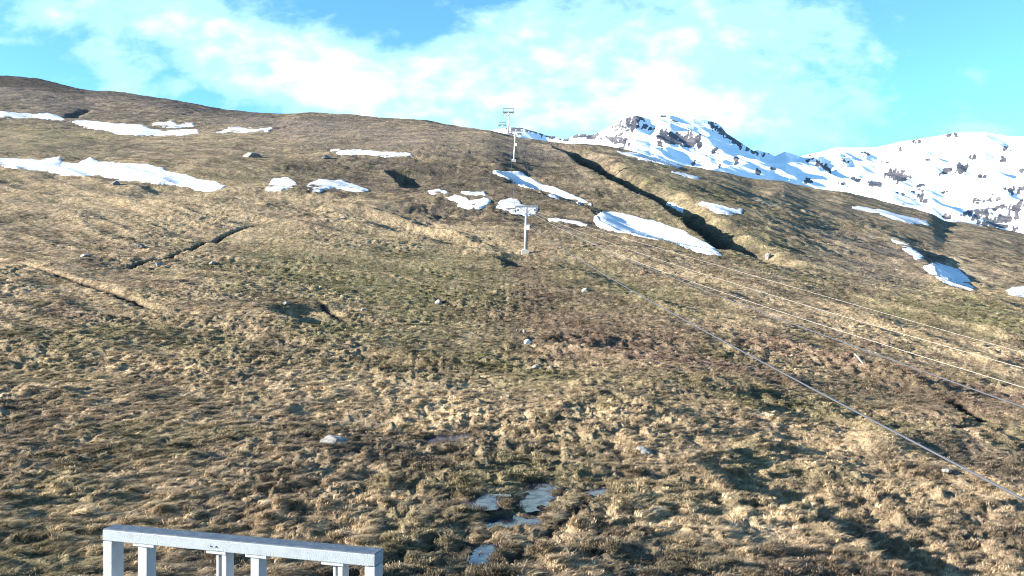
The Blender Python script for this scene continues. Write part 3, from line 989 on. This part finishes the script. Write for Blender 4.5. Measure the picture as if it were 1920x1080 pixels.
def snow_patch(label, poly, thick):
    xs = [p[0] for p in poly]
    ys = [p[1] for p in poly]
    gx = np.arange(min(xs) - 5, max(xs) + 5.1, 1.0)
    gy = np.arange(min(ys) - 5, max(ys) + 5.1, .5)
    PX, PY = np.meshgrid(gx, gy)
    X, Y = D1(PX, PY)
    d = poly_dist(PX, PY, poly) + 2.4 * pn(X / 5.5, Y / 14, 301) + 2.2 * pn(X / 2.2, Y / 6, 302) + 1.0 * pn(X / .9, Y / 3, 304)
    z = base(X, Y).ravel() + swells(X.ravel(), Y.ravel())
    thin_tail = .78 if 'tail' in label and 'largest' in label else 0.0
    t = np.where(d > 0, thick * .46 * (1 - thin_tail * sstep(300, 328, PX)) * (1 - np.exp(-d / 6.0)), .12 * d).ravel()
    z = z + t + .05 * pn(X.ravel() / 2.5, Y.ravel() / 2.5, 303)
    q = d > -1.6
    keep = q[:-1, :-1] | q[1:, :-1] | q[:-1, 1:] | q[1:, 1:]
    # cells that would bridge a hidden dip are dropped
    jump = np.maximum.reduce([Y[:-1, :-1], Y[1:, :-1], Y[:-1, 1:], Y[1:, 1:]]) / np.minimum.reduce([Y[:-1, :-1], Y[1:, :-1], Y[:-1, 1:], Y[1:, 1:]])
    keep &= jump < 1.06
    lab_ = np.full(keep.shape, -1)
    best_, nxt = (0, -1), 0
    for (a0, b0) in zip(*np.nonzero(keep)):
        if lab_[a0, b0] >= 0:
            continue
        stack, cnt = [(a0, b0)], 0
        lab_[a0, b0] = nxt
        while stack:
            a, b = stack.pop()
            cnt += 1
            for a2, b2 in ((a + 1, b), (a - 1, b), (a, b + 1), (a, b - 1)):
                if 0 <= a2 < keep.shape[0] and 0 <= b2 < keep.shape[1] and keep[a2, b2] and lab_[a2, b2] < 0:
                    lab_[a2, b2] = nxt
                    stack.append((a2, b2))
        best_ = max(best_, (cnt, nxt))
        nxt += 1
    keep = lab_ == best_[1]
    fc = grid_faces(len(gy), len(gx), keep)[:, ::-1]
    used = np.unique(fc)
    remap = np.zeros(PX.size, int)
    remap[used] = np.arange(len(used))
    V_ = np.stack([X.ravel(), Y.ravel(), z], 1)[used]
    o = mesh_obj('snow_patch', V_, remap[fc], 4, M_SNOW)
    a_ = o.data.attributes.new('thin', 'FLOAT', 'POINT')
    a_.data.foreach_set('value', np.clip(1 - t[used] / .26, 0, 1).astype(np.float32))
    tag(o, label, 'snow patch', 'snow patches lying on the moor')
    return o


for lab, poly, thick in SNOW:
    snow_patch(lab, poly, thick)

# ------------------------------------------------------------------ standing water
for key, P, c, zc in pool_info:
    ctr = P.mean(0)
    Q = ctr + (P - ctr) * (1 + .3 / np.maximum(np.hypot(*(P - ctr).T), .3))[:, None]
    n_ = 64
    cum = np.concatenate([[0], np.cumsum(np.hypot(*np.diff(np.vstack([Q, Q[:1]]), axis=0).T))])
    s_ = np.linspace(0, cum[-1], n_, endpoint=False)
    cl = np.vstack([Q, Q[:1]])
    ring = np.stack([np.interp(s_, cum, cl[:, 0]), np.interp(s_, cum, cl[:, 1])], 1)
    verts = np.concatenate([[[ctr[0], ctr[1], zc]], np.concatenate([ring, np.full((n_, 1), zc)], 1)])
    fc = np.array([[0, 1 + i, 1 + (i + 1) % n_] for i in range(n_)])
    o = mesh_obj('water', verts, fc, 3, M_WATER, smooth=False)
    tag(o, kind='structure')


# ------------------------------------------------------------------ grass
def make_tuft(name, seed, blades, h, spread, lean, width, shrub=False):
    r = random.Random(seed)
    vs, fs, bv = [], [], []
    for b in range(blades):
        az = r.uniform(0, 2 * math.pi)
        rad = spread * math.sqrt(r.random()) * .55
        bx, by = rad * math.cos(az), rad * math.sin(az)
        ln = h * r.uniform(.6, 1.15)
        out = r.uniform(.15, .75)
        dx, dy_ = math.cos(az) * out + lean[0], math.sin(az) * out + lean[1]
        if shrub:
            dx, dy_ = math.cos(az) * r.uniform(.1, 1.1), math.sin(az) * r.uniform(.1, 1.1)
        wd = width * r.uniform(.7, 1.3)
        tw = r.uniform(0, math.pi)
        sx, sy = math.cos(tw) * wd / 2, math.sin(tw) * wd / 2
        pts = []
        segs = 3
        for k_ in range(segs + 1):
            t = k_ / segs
            bend = t * t if not shrub else t
            pts.append((bx + dx * ln * bend * .75, by + dy_ * ln * bend * .75, ln * (t - (.58 if not shrub else .05) * t * t * (1 + .4 * out)) - .04))
        i0 = len(vs)
        for k_, p in enumerate(pts):
            tp = (1 - k_ / segs * .55) if not shrub else (0.5 + (k_ / segs) * .8)
            vs.append((p[0] - sx * tp, p[1] - sy * tp, p[2]))
            vs.append((p[0] + sx * tp, p[1] + sy * tp, p[2]))
        val = r.random()
        bv += [val] * (2 * (segs + 1))
        for k_ in range(segs):
            a = i0 + 2 * k_
            fs.append((a, a + 1, a + 3, a + 2))
    me = bpy.data.meshes.new(name)
    me.from_pydata(vs, [], fs)
    at = me.attributes.new('blade', 'FLOAT', 'POINT')
    at.data.foreach_set('value', np.array(bv, np.float32))
    me.materials.append(M_GRASS)
    o = bpy.data.objects.new(name, me)
    return o


tufts = bpy.data.collections.new('tuft_kinds')
for i in range(5):
    tufts.objects.link(make_tuft('a_grass_tuft_%d' % i, 50 + i, 30, .26, .24, (.95, .30), .013))
for i in range(3):
    tufts.objects.link(make_tuft('b_shrub_tuft_%d' % i, 80 + i, 44, .13, .34, (.2, 0), .016, True))

NT_ = 820000
ly = rng.random(NT_) ** .9 * (math.log(250) - math.log(13)) + math.log(13)
Yt = np.exp(ly)
ut = rng.uniform(-.72, .72, NT_)
Xt = ut * Yt
# tufts gather in clumps
cl_ = fbm(Xt / (1.2 + Yt * .012), Yt / (1.2 + Yt * .012), 401, 2)
hum = roughness(Xt, Yt)
keep = rng.random(NT_) < np.clip(.55 + 1.1 * cl_ + 1.5 * hum, .05, 1)
Xt, Yt = Xt[keep], Yt[keep]
Zt = ground_z(Xt, Yt)
px_, py_ = 960 + F * Xt / Yt, 540 - F * (base(Xt, Yt) + swells(Xt, Yt)) / Yt
ok = peat_shade(Xt, Yt) < .3
for lab, poly, thick in SNOW:
    xs = [p[0] for p in poly]
    ys = [p[1] for p in poly]
    s = np.nonzero((px_ > min(xs)) & (px_ < max(xs)) & (py_ > min(ys) - 3) & (py_ < max(ys) + 3))[0]
    if len(s):
        d = poly_dist(px_[s], py_[s], poly)
        ok[s] &= ~((d > .5) & (rng.random(len(s)) < (.97 if thick > .34 else .8)))
for key, P, c, zc in pool_info:
    s = np.nonzero(np.hypot(Xt - c[0], Yt - c[1]) < 8)[0]
    if len(s):
        ok[s] &= ~((poly_dist(Xt[s], Yt[s], P) > -.25) & (rng.random(len(s)) < .82))
Xt, Yt, Zt = Xt[ok], Yt[ok], Zt[ok]
tt = tint(Xt, Yt, Zt)
green = (tt[:, 1] / tt[:, 0])
lum = tt.mean(1)
shr = (rng.random(len(Xt)) < np.clip(.20 + 2.2 * (green - .83) + 1.3 * (.12 - lum) / .12, .05, .9))
var = np.where(shr, 5 + rng.integers(0, 3, len(Xt)), rng.integers(0, 5, len(Xt)))
sc_ = (.50 + .60 * rng.random(len(Xt))) * np.maximum(Yt / 22, .8) ** .16
sc_ *= np.where(shr, .95, 1.0)
rz = rng.normal(.12, .38, len(Xt))
jit = np.exp(rng.normal(-.04, .36, len(Xt)))
tt = tt * 1.32 * jit[:, None]
me = bpy.data.meshes.new('grass')
me.vertices.add(len(Xt))
me.vertices.foreach_set('co', np.stack([Xt, Yt, Zt - .02 * sc_], 1).astype(np.float32).ravel())
a_ = me.attributes.new('variant', 'INT', 'POINT')
a_.data.foreach_set('value', var.astype(np.int32))
a_ = me.attributes.new('turn', 'FLOAT_VECTOR', 'POINT')
a_.data.foreach_set('vector', np.stack([rng.normal(0, .12, len(Xt)), rng.normal(0, .12, len(Xt)), rz], 1).astype(np.float32).ravel())
a_ = me.attributes.new('size', 'FLOAT_VECTOR', 'POINT')
a_.data.foreach_set('vector', np.stack([sc_, sc_, sc_ * (.75 + .5 * rng.random(len(Xt)))], 1).astype(np.float32).ravel())
a_ = me.attributes.new('tint', 'FLOAT_COLOR', 'POINT')
a_.data.foreach_set('color', np.concatenate([tt, np.ones((len(Xt), 1))], 1).astype(np.float32).ravel())
me.materials.append(M_GRASS)
grass = bpy.data.objects.new('grass', me)
COL.objects.link(grass)
tag(grass, 'dry straw coloured grass and dark dwarf heather covering the slope', 'grass', kind='stuff')
ng = bpy.data.node_groups.new('grass_scatter', 'GeometryNodeTree')
ng.interface.new_socket('Geometry', in_out='INPUT', socket_type='NodeSocketGeometry')
ng.interface.new_socket('Geometry', in_out='OUTPUT', socket_type='NodeSocketGeometry')
gi, go = ng.nodes.new('NodeGroupInput'), ng.nodes.new('NodeGroupOutput')
ip = ng.nodes.new('GeometryNodeInstanceOnPoints')
ci = ng.nodes.new('GeometryNodeCollectionInfo')
ci.inputs['Collection'].default_value = tufts
ci.inputs['Separate Children'].default_value = True
ci.inputs['Reset Children'].default_value = True
ip.inputs['Pick Instance'].default_value = True


def named(nm, dt):
    nd = ng.nodes.new('GeometryNodeInputNamedAttribute')
    nd.data_type = dt
    nd.inputs['Name'].default_value = nm
    return nd.outputs[0]


er = ng.nodes.new('FunctionNodeEulerToRotation')
ng.links.new(named('turn', 'FLOAT_VECTOR'), er.inputs[0])
ng.links.new(gi.outputs[0], ip.inputs['Points'])
ng.links.new(ci.outputs[0], ip.inputs['Instance'])
ng.links.new(named('variant', 'INT'), ip.inputs['Instance Index'])
ng.links.new(er.outputs[0], ip.inputs['Rotation'])
ng.links.new(named('size', 'FLOAT_VECTOR'), ip.inputs['Scale'])
ng.links.new(ip.outputs[0], go.inputs[0])
md = grass.modifiers.new('scatter', 'NODES')
md.node_group = ng


# ------------------------------------------------------------------ ski lift: pylons and ropes
def gz(x, y):
    return float(ground_z(np.array([x]), np.array([y]), False)[0])


def zpix(py, Y):
    return (540 - py) / F * Y


def xpix(px, Y):
    return (px - 960) / F * Y


PYLONS = [  # distance, foot bearing, head bearing, arm height mark, half arm, upper service frame, shown label
    (148.0, 985, 987, 389, 1.95, False, 'nearest grey steel lift pylon, tallest, standing in front of the speckled snow patch'),
    (258.0, 963.5, 966.5, 247, 1.9, False, 'pale lift pylon second up the slope, slightly leaning, standing in brown heather'),
    (335.0, 953, 953.5, 211, 2.15, True, 'lift pylon on the skyline with a railed service frame above its crossarm'),
    (435.0, 942, 942, 235, 2.0, True, 'smallest farthest lift pylon, only its top frames showing over the crest'),
]
arms = []
for (Yp, fx, hx, ay, half, frame, label) in PYLONS:
    x0, x1 = xpix(fx, Yp), xpix(hx, Yp)
    z0 = gz(x0, Yp)
    z1 = zpix(ay, Yp)
    root = tag(empty('lift_pylon', (x0, Yp, z0)), label, 'lift pylon', 'pylons of the ski lift climbing the slope')
    H = z1 - z0
    sh = x1 - x0
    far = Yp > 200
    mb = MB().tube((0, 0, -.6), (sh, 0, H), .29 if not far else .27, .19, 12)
    mb.build('mast', M_STEEL if not far else M_PALESTEEL, root, True)
    MB().box((0, 0, .05), (1.3, 1.3, .9), bevel=.06).build('foundation', M_CONC, root)
    MB().tube((0, 0, .5), (0.004, 0, .62), .48, .48, 16).build('base_flange', M_STEEL, root)
    b = MB().box((sh, 0, H), (2 * half, .20, .06)).box((sh, 0, H + .30), (2 * half, .20, .06)).box((sh, 0, H + .15), (2 * half, .06, .24))
    for s in (-1, 1):
        b.tube((sh + s * .15, 0, H - .8), (sh + s * half * .6, 0, H), .045, seg=6)
    b.build('crossarm', M_DARK if frame else M_STEEL, root)
    for s in (-1, 1):
        ax = sh + s * (half - .12)
        hb = MB().box((ax, 0, H - .30), (.07, .10, .55)).box((ax, 0, H - .55), (.06, 1.5, .14))
        hanger = hb.build('sheave_hanger', M_DARK if frame else M_STEEL, root)
        for dy_ in (-.6, -.2, .2, .6):
            MB().tube((ax - .06, dy_, H - .62), (ax + .06, dy_, H - .62), .17, seg=14).build('sheave', M_DARK, hanger)
        MB().box((ax - s * .45, 0, H - .42), (.30, .22, .24), bevel=.03).build('rope_guide', M_DARK, root)
    lad = MB()
    for s in (-1, 1):
        lad.tube((.36, s * .16, .7), (sh + .28, s * .16, H - .1), .025, seg=6)
    nr = int(H / .35)
    for k_ in range(nr):
        t = (k_ + .5) / nr
        zz = .7 + (H - .8) * t
        xx = .36 + (sh + .28 - .36) * t
        lad.tube((xx, -.16, zz), (xx, .16, zz), .016, seg=6)
    lad.build('ladder', M_DARK, root)
    tb = .56
    bxm = sh * tb
    if not frame:
        bx_ = MB().box((bxm + .40, -.18, H * tb), (.46, .34, .85), bevel=.03).build('control_box', M_BOX, root)
        MB().box((bxm + .40, -.36, H * tb + .1), (.34, .02, .5)).build('box_door', M_BOX, bx_)
    if frame:
        fr = MB()
        top = H + 1.45
        for s in (-1, 1):
            fr.box((sh + s * (half - .35), 0, (H + .25 + top) / 2), (.09, .09, top - H - .2))
        fr.box((sh, 0, top), (2 * (half - .15), .14, .14))
        for k_ in range(9):
            xk_ = sh + (k_ - 4) * (half - .35) / 4.0
            fr.box((xk_, 0, top + .10), (.07, .12, .10))
        fr.build('service_frame', M_DARK, root)
    arms.append(((x0 + sh - half + .12, Yp, z1 - .80), (x0 + sh + half - .12, Yp, z1 - .80), (x0 + sh, Yp, z1)))


def span(a, b, sag, n=24):
    a, b = np.array(a), np.array(b)
    t = np.linspace(0, 1, n)
    p = a[None, :] + (b - a)[None, :] * t[:, None]
    p[:, 2] -= 4 * sag * t * (1 - t)
    return p


def fitted(a, planB, samples, n=80, over=1.12):
    """a slack line from a towards planB; its height follows the sighted marks"""
    ax, ay, az = a
    bx, by = planB
    T, Zs, W = [0.0], [az], [6.0]
    for px, py in samples:
        u = (px - 960) / F
        t = (u * ay - ax) / ((bx - ax) - u * (by - ay))
        Y = ay + t * (by - ay)
        T.append(t)
        Zs.append((540 - py) / F * Y)
        W.append(1.0)
    co = np.polyfit(T, Zs, 2, w=W)
    t = np.linspace(0, over, n) ** .8 * over ** .2
    return np.stack([ax + t * (bx - ax), ay + t * (by - ay), np.polyval(co, t)], 1)


r1 = fitted(arms[0][0], (9.6, 16.6), [(1180, 541), (1293, 607), (1480, 707), (1707, 822), (1915, 935)])
r2 = fitted(arms[0][1], (13.2, 22.8), [(1480, 604), (1657, 671), (1800, 722), (1915, 760)])
for side, near_, lab in ((0, r1, 'thick grey haul rope sweeping lowest across the slope to the right edge'), (1, r2, 'thinner grey haul rope running between the thick rope and the pale wires')):
    pts = list(near_[::-1])
    for a, b in zip(arms, arms[1:]):
        pts += list(span(a[side], b[side], 1.1))[1:]
    last = np.array(arms[-1][side])
    pts += list(span(last, (last[0] - 5.5, last[1] + 110, last[2] + 6.0), 2.0))[1:]
    o = MB().path(pts, .026 if side == 0 else .019, 6).build('haul_rope', M_ROPE, None, True)
    tag(o, lab, 'haul rope', 'steel ropes of the ski lift')
x1p = arms[0][2]
for (dz, planB, smp, lab) in ((-.55, (17.2, 30), [(1458, 582), (1680, 655), (1915, 724)], 'lowest of the three pale wires running down to the right edge'),
                              (-.40, (21.8, 38), [(1430, 548), (1587, 595), (1750, 643), (1915, 689)], 'middle one of the three pale wires on the right'),
                              (-.25, (27.6, 48), [(1400, 512), (1529, 551), (1724, 609), (1915, 658)], 'highest of the three pale wires on the right, farthest up the slope')):
    p = fitted((x1p[0] + .2, x1p[1], x1p[2] + dz), planB, smp)
    o = MB().path(p, .014, 6).build('service_wire', M_WIRE, None, True)
    tag(o, lab, 'wire', 'pale wires strung from the nearest pylon')


# ------------------------------------------------------------------ rocks
def rock_obj(px, py, wpx, hpx, label, mat, seed, depth=1.0):
    X, Y = D1(np.array([float(px)]), np.array([float(py)]))
    X, Y = float(X[0]), float(Y[0])
    sx = wpx / F * Y / 2
    sz = max(hpx / F * Y, .12)
    bm = bmesh.new()
    bmesh.ops.create_icosphere(bm, subdivisions=4, radius=1)
    r = random.Random(seed)
    cuts = [(Vector((r.uniform(-1, 1), r.uniform(-1, 1), r.uniform(-.2, 1))).normalized(), r.uniform(.55, .9)) for _ in range(9)]
    for v in bm.verts:
        p = v.co.copy()
        for nrm, dd in cuts:
            e = p.dot(nrm) - dd
            if e > 0:
                p -= nrm * e * .9
        nn = float(pn(p.x * 2.3 + seed, p.y * 2.3 + p.z * 1.7, 7)) * .16 + float(pn(p.x * 6 + seed, p.y * 6 + p.z * 5, 8)) * .06
        p *= 1 + nn
        v.co = (p.x * sx, p.y * sx * depth, p.z * sz * .8)
    me = bpy.data.meshes.new('rock')
    bm.to_mesh(me)
    bm.free()
    me.materials.append(mat)
    o = bpy.data.objects.new('rock', me)
    COL.objects.link(o)
    o.location = (X, Y, gz(X, Y) + sz * .12)
    o.rotation_euler = (r.uniform(-.12, .12), r.uniform(-.12, .12), r.uniform(-.3, .3))
    tag(o, label, 'rock', 'rocks scattered on the moor')


ROCKS = [
    (627, 832, 54, 17, 'flat pale slab of rock lying in dark heather left of the pool', M_ROCKP),
    (1207, 848, 38, 16, 'pale weathered rock on the hump right of the marsh pools', M_ROCKP),
    (217, 346, 22, 9, 'dark boulder just under the largest snow field', M_ROCKD),
    (298, 498, 16, 8, 'pale stone beside the thin diagonal ditch', M_ROCKP),
    (160, 480, 20, 6, 'small flat pale stone above the left ditch', M_ROCKP),
    (398, 494, 12, 5, 'tiny pale stone right of the thin diagonal ditch', M_ROCKP),
    (264, 463, 22, 6, 'low dark stone with a shadow high on the left slope', M_ROCKD),
    (989, 642, 15, 7, 'bright white stone below the pair of small stones', M_BOX),
    (983, 622, 7, 5, 'right stone of a small pale pair in the middle', M_ROCKP),
    (970, 621, 7, 6, 'left stone of a small pale pair in the middle', M_ROCKP),
    (822, 568, 14, 8, 'grey stone at the head of a short dark ditch', M_ROCKP),
    (1003, 689, 16, 5, 'flat pale stone below the bright white stone', M_ROCKP),
    (1098, 546, 16, 7, 'pale stone at the edge of the red brown heather', M_ROCKP),
    (472, 294, 34, 11, 'large flat grey slab in brown grass above the rounded dirty snow', M_ROCKP),
    (610, 296, 18, 6, 'smaller grey slab left of the thin straight snow line', M_ROCKP),
    (1775, 883, 20, 6, 'pale stones in the grass under the thick haul rope', M_ROCKP),
    (1440, 483, 12, 14, 'pale stone at the lower end of the dark gully', M_ROCKP),
    (536, 569, 12, 5, 'small grey stone above the dark hollow', M_ROCKP),
    (520, 583, 9, 5, 'tiny pale stone on the rim of the dark hollow', M_ROCKP),
    (682, 581, 12, 4, 'thin pale stone right of the dark hollow', M_ROCKP),
]
for i, (a, b, c, d, lab, mt) in enumerate(ROCKS):
    rock_obj(a, b, c, d, lab, mt, 900 + i)

# fallen stake
Xs, Ys = D1(np.array([1603., 1618.]), np.array([674., 686.]))
z_ = [gz(float(Xs[i]), float(Ys[i])) for i in range(2)]
o = MB().tube((float(Xs[0]), float(Ys[0]), z_[0] + .45), (float(Xs[1]), float(Ys[1]), z_[1] + .2), .05, .04, 8).build('wooden_stake', M_WOOD)
tag(o, 'bleached wooden stake leaning in the grass between the ropes', 'stake')

# ------------------------------------------------------------------ white railing at the viewpoint
O_ = Vector((-1.6950, 3.6711, -1.0))
e1 = Vector((0.9590, -0.2833, 0)).normalized()
e2 = Vector((0.2833, 0.9590, 0)).normalized()
RL = 1.232
rail = empty('metal_railing', O_ + Vector((0, 0, -1.1)))
rail.rotation_euler = (0, 0, math.atan2(e1.y, e1.x))
tag(rail, 'white painted metal railing with square posts at the bottom left', 'railing')
TOPZ = 1.1
MB().box((RL / 2, .038, TOPZ - .0225), (RL, .076, .045), bevel=.003).build('top_rail', M_TOPRAIL, rail)
MB().box((RL / 2, .039, TOPZ + .0022), (RL - .002, .073, .003), bevel=.001).build('top_shade_strip', M_TOPSHADE, bpy.data.objects['top_rail'])  # added plate, coloured to put shade on top of the rail
for xc in (.0225, RL - .0225):
    MB().box((xc, .038, (TOPZ - .045) / 2 - .0015), (.044, .070, TOPZ - .048), bevel=.003).build('post', M_WHITE, rail)


def at_front(px):
    """distance along the rail whose front edge is seen at this bearing"""
    u = (px - 960) / F
    return (u * O_.y - O_.x) / (e1.x - u * e1.y)


for (c0, c1, b0, b1, open_) in ((247, 287, 254, 271, False), (385, 422, 399, 421, True), (458, 498, 466, 482, False), (601, 643, 619, 640, True)):
    sa, sb, ca, cb = at_front(b0), at_front(b1), at_front(c0), at_front(c1)
    hz = TOPZ - .045
    mb = MB()
    if open_:
        # a channel section standing open to the left
        mb.box((sb - .012, .040, hz / 2 - .006), (.022, .052, hz - .014), bevel=.002)
        mb.box((sa + .006, .044, hz / 2 - .006), (.010, .044, hz - .014))
        mb.box(((sa + sb) / 2 - .004, .062, hz / 2 - .006), (sb - sa - .026, .008, hz - .014))
    else:
        mb.box(((sa + sb) / 2, .042, hz / 2 - .006), (sb - sa, .056, hz - .014), bevel=.002)
    bal = mb.build('baluster', M_WHITE, rail)
    MB().box(((ca + cb) / 2, .038, hz - .0065), (cb - ca, .066, .012), bevel=.002).build('mounting_plate', M_WHITE, bal)
for bx_ in (.52, .545):
    MB().tube((bx_, .001, TOPZ - .026), (bx_, -.0035, TOPZ - .026), .0035, .003, 8).build('rivet', M_DARK, rail)
MB().box((RL / 2, .038, .05), (RL - .1, .05, .04)).build('bottom_rail', M_WHITE, rail)
# the landing the railing stands on
land = empty('steel_landing', O_ + Vector((0, 0, -1.1)))
land.rotation_euler = rail.rotation_euler
MB().box((RL / 2 - .2, -1.0, -.035), (RL + 1.2, 2.25, .066), bevel=.004).build('deck', M_STEEL, land)
for lx in (-.6, RL + .2):
    for ly_ in (-2.0, 0.05):
        MB().box((lx, ly_, -3.0), (.12, .12, 5.93)).build('leg', M_STEEL, land)
tag(land, 'grey steel landing that carries the white railing', 'landing')
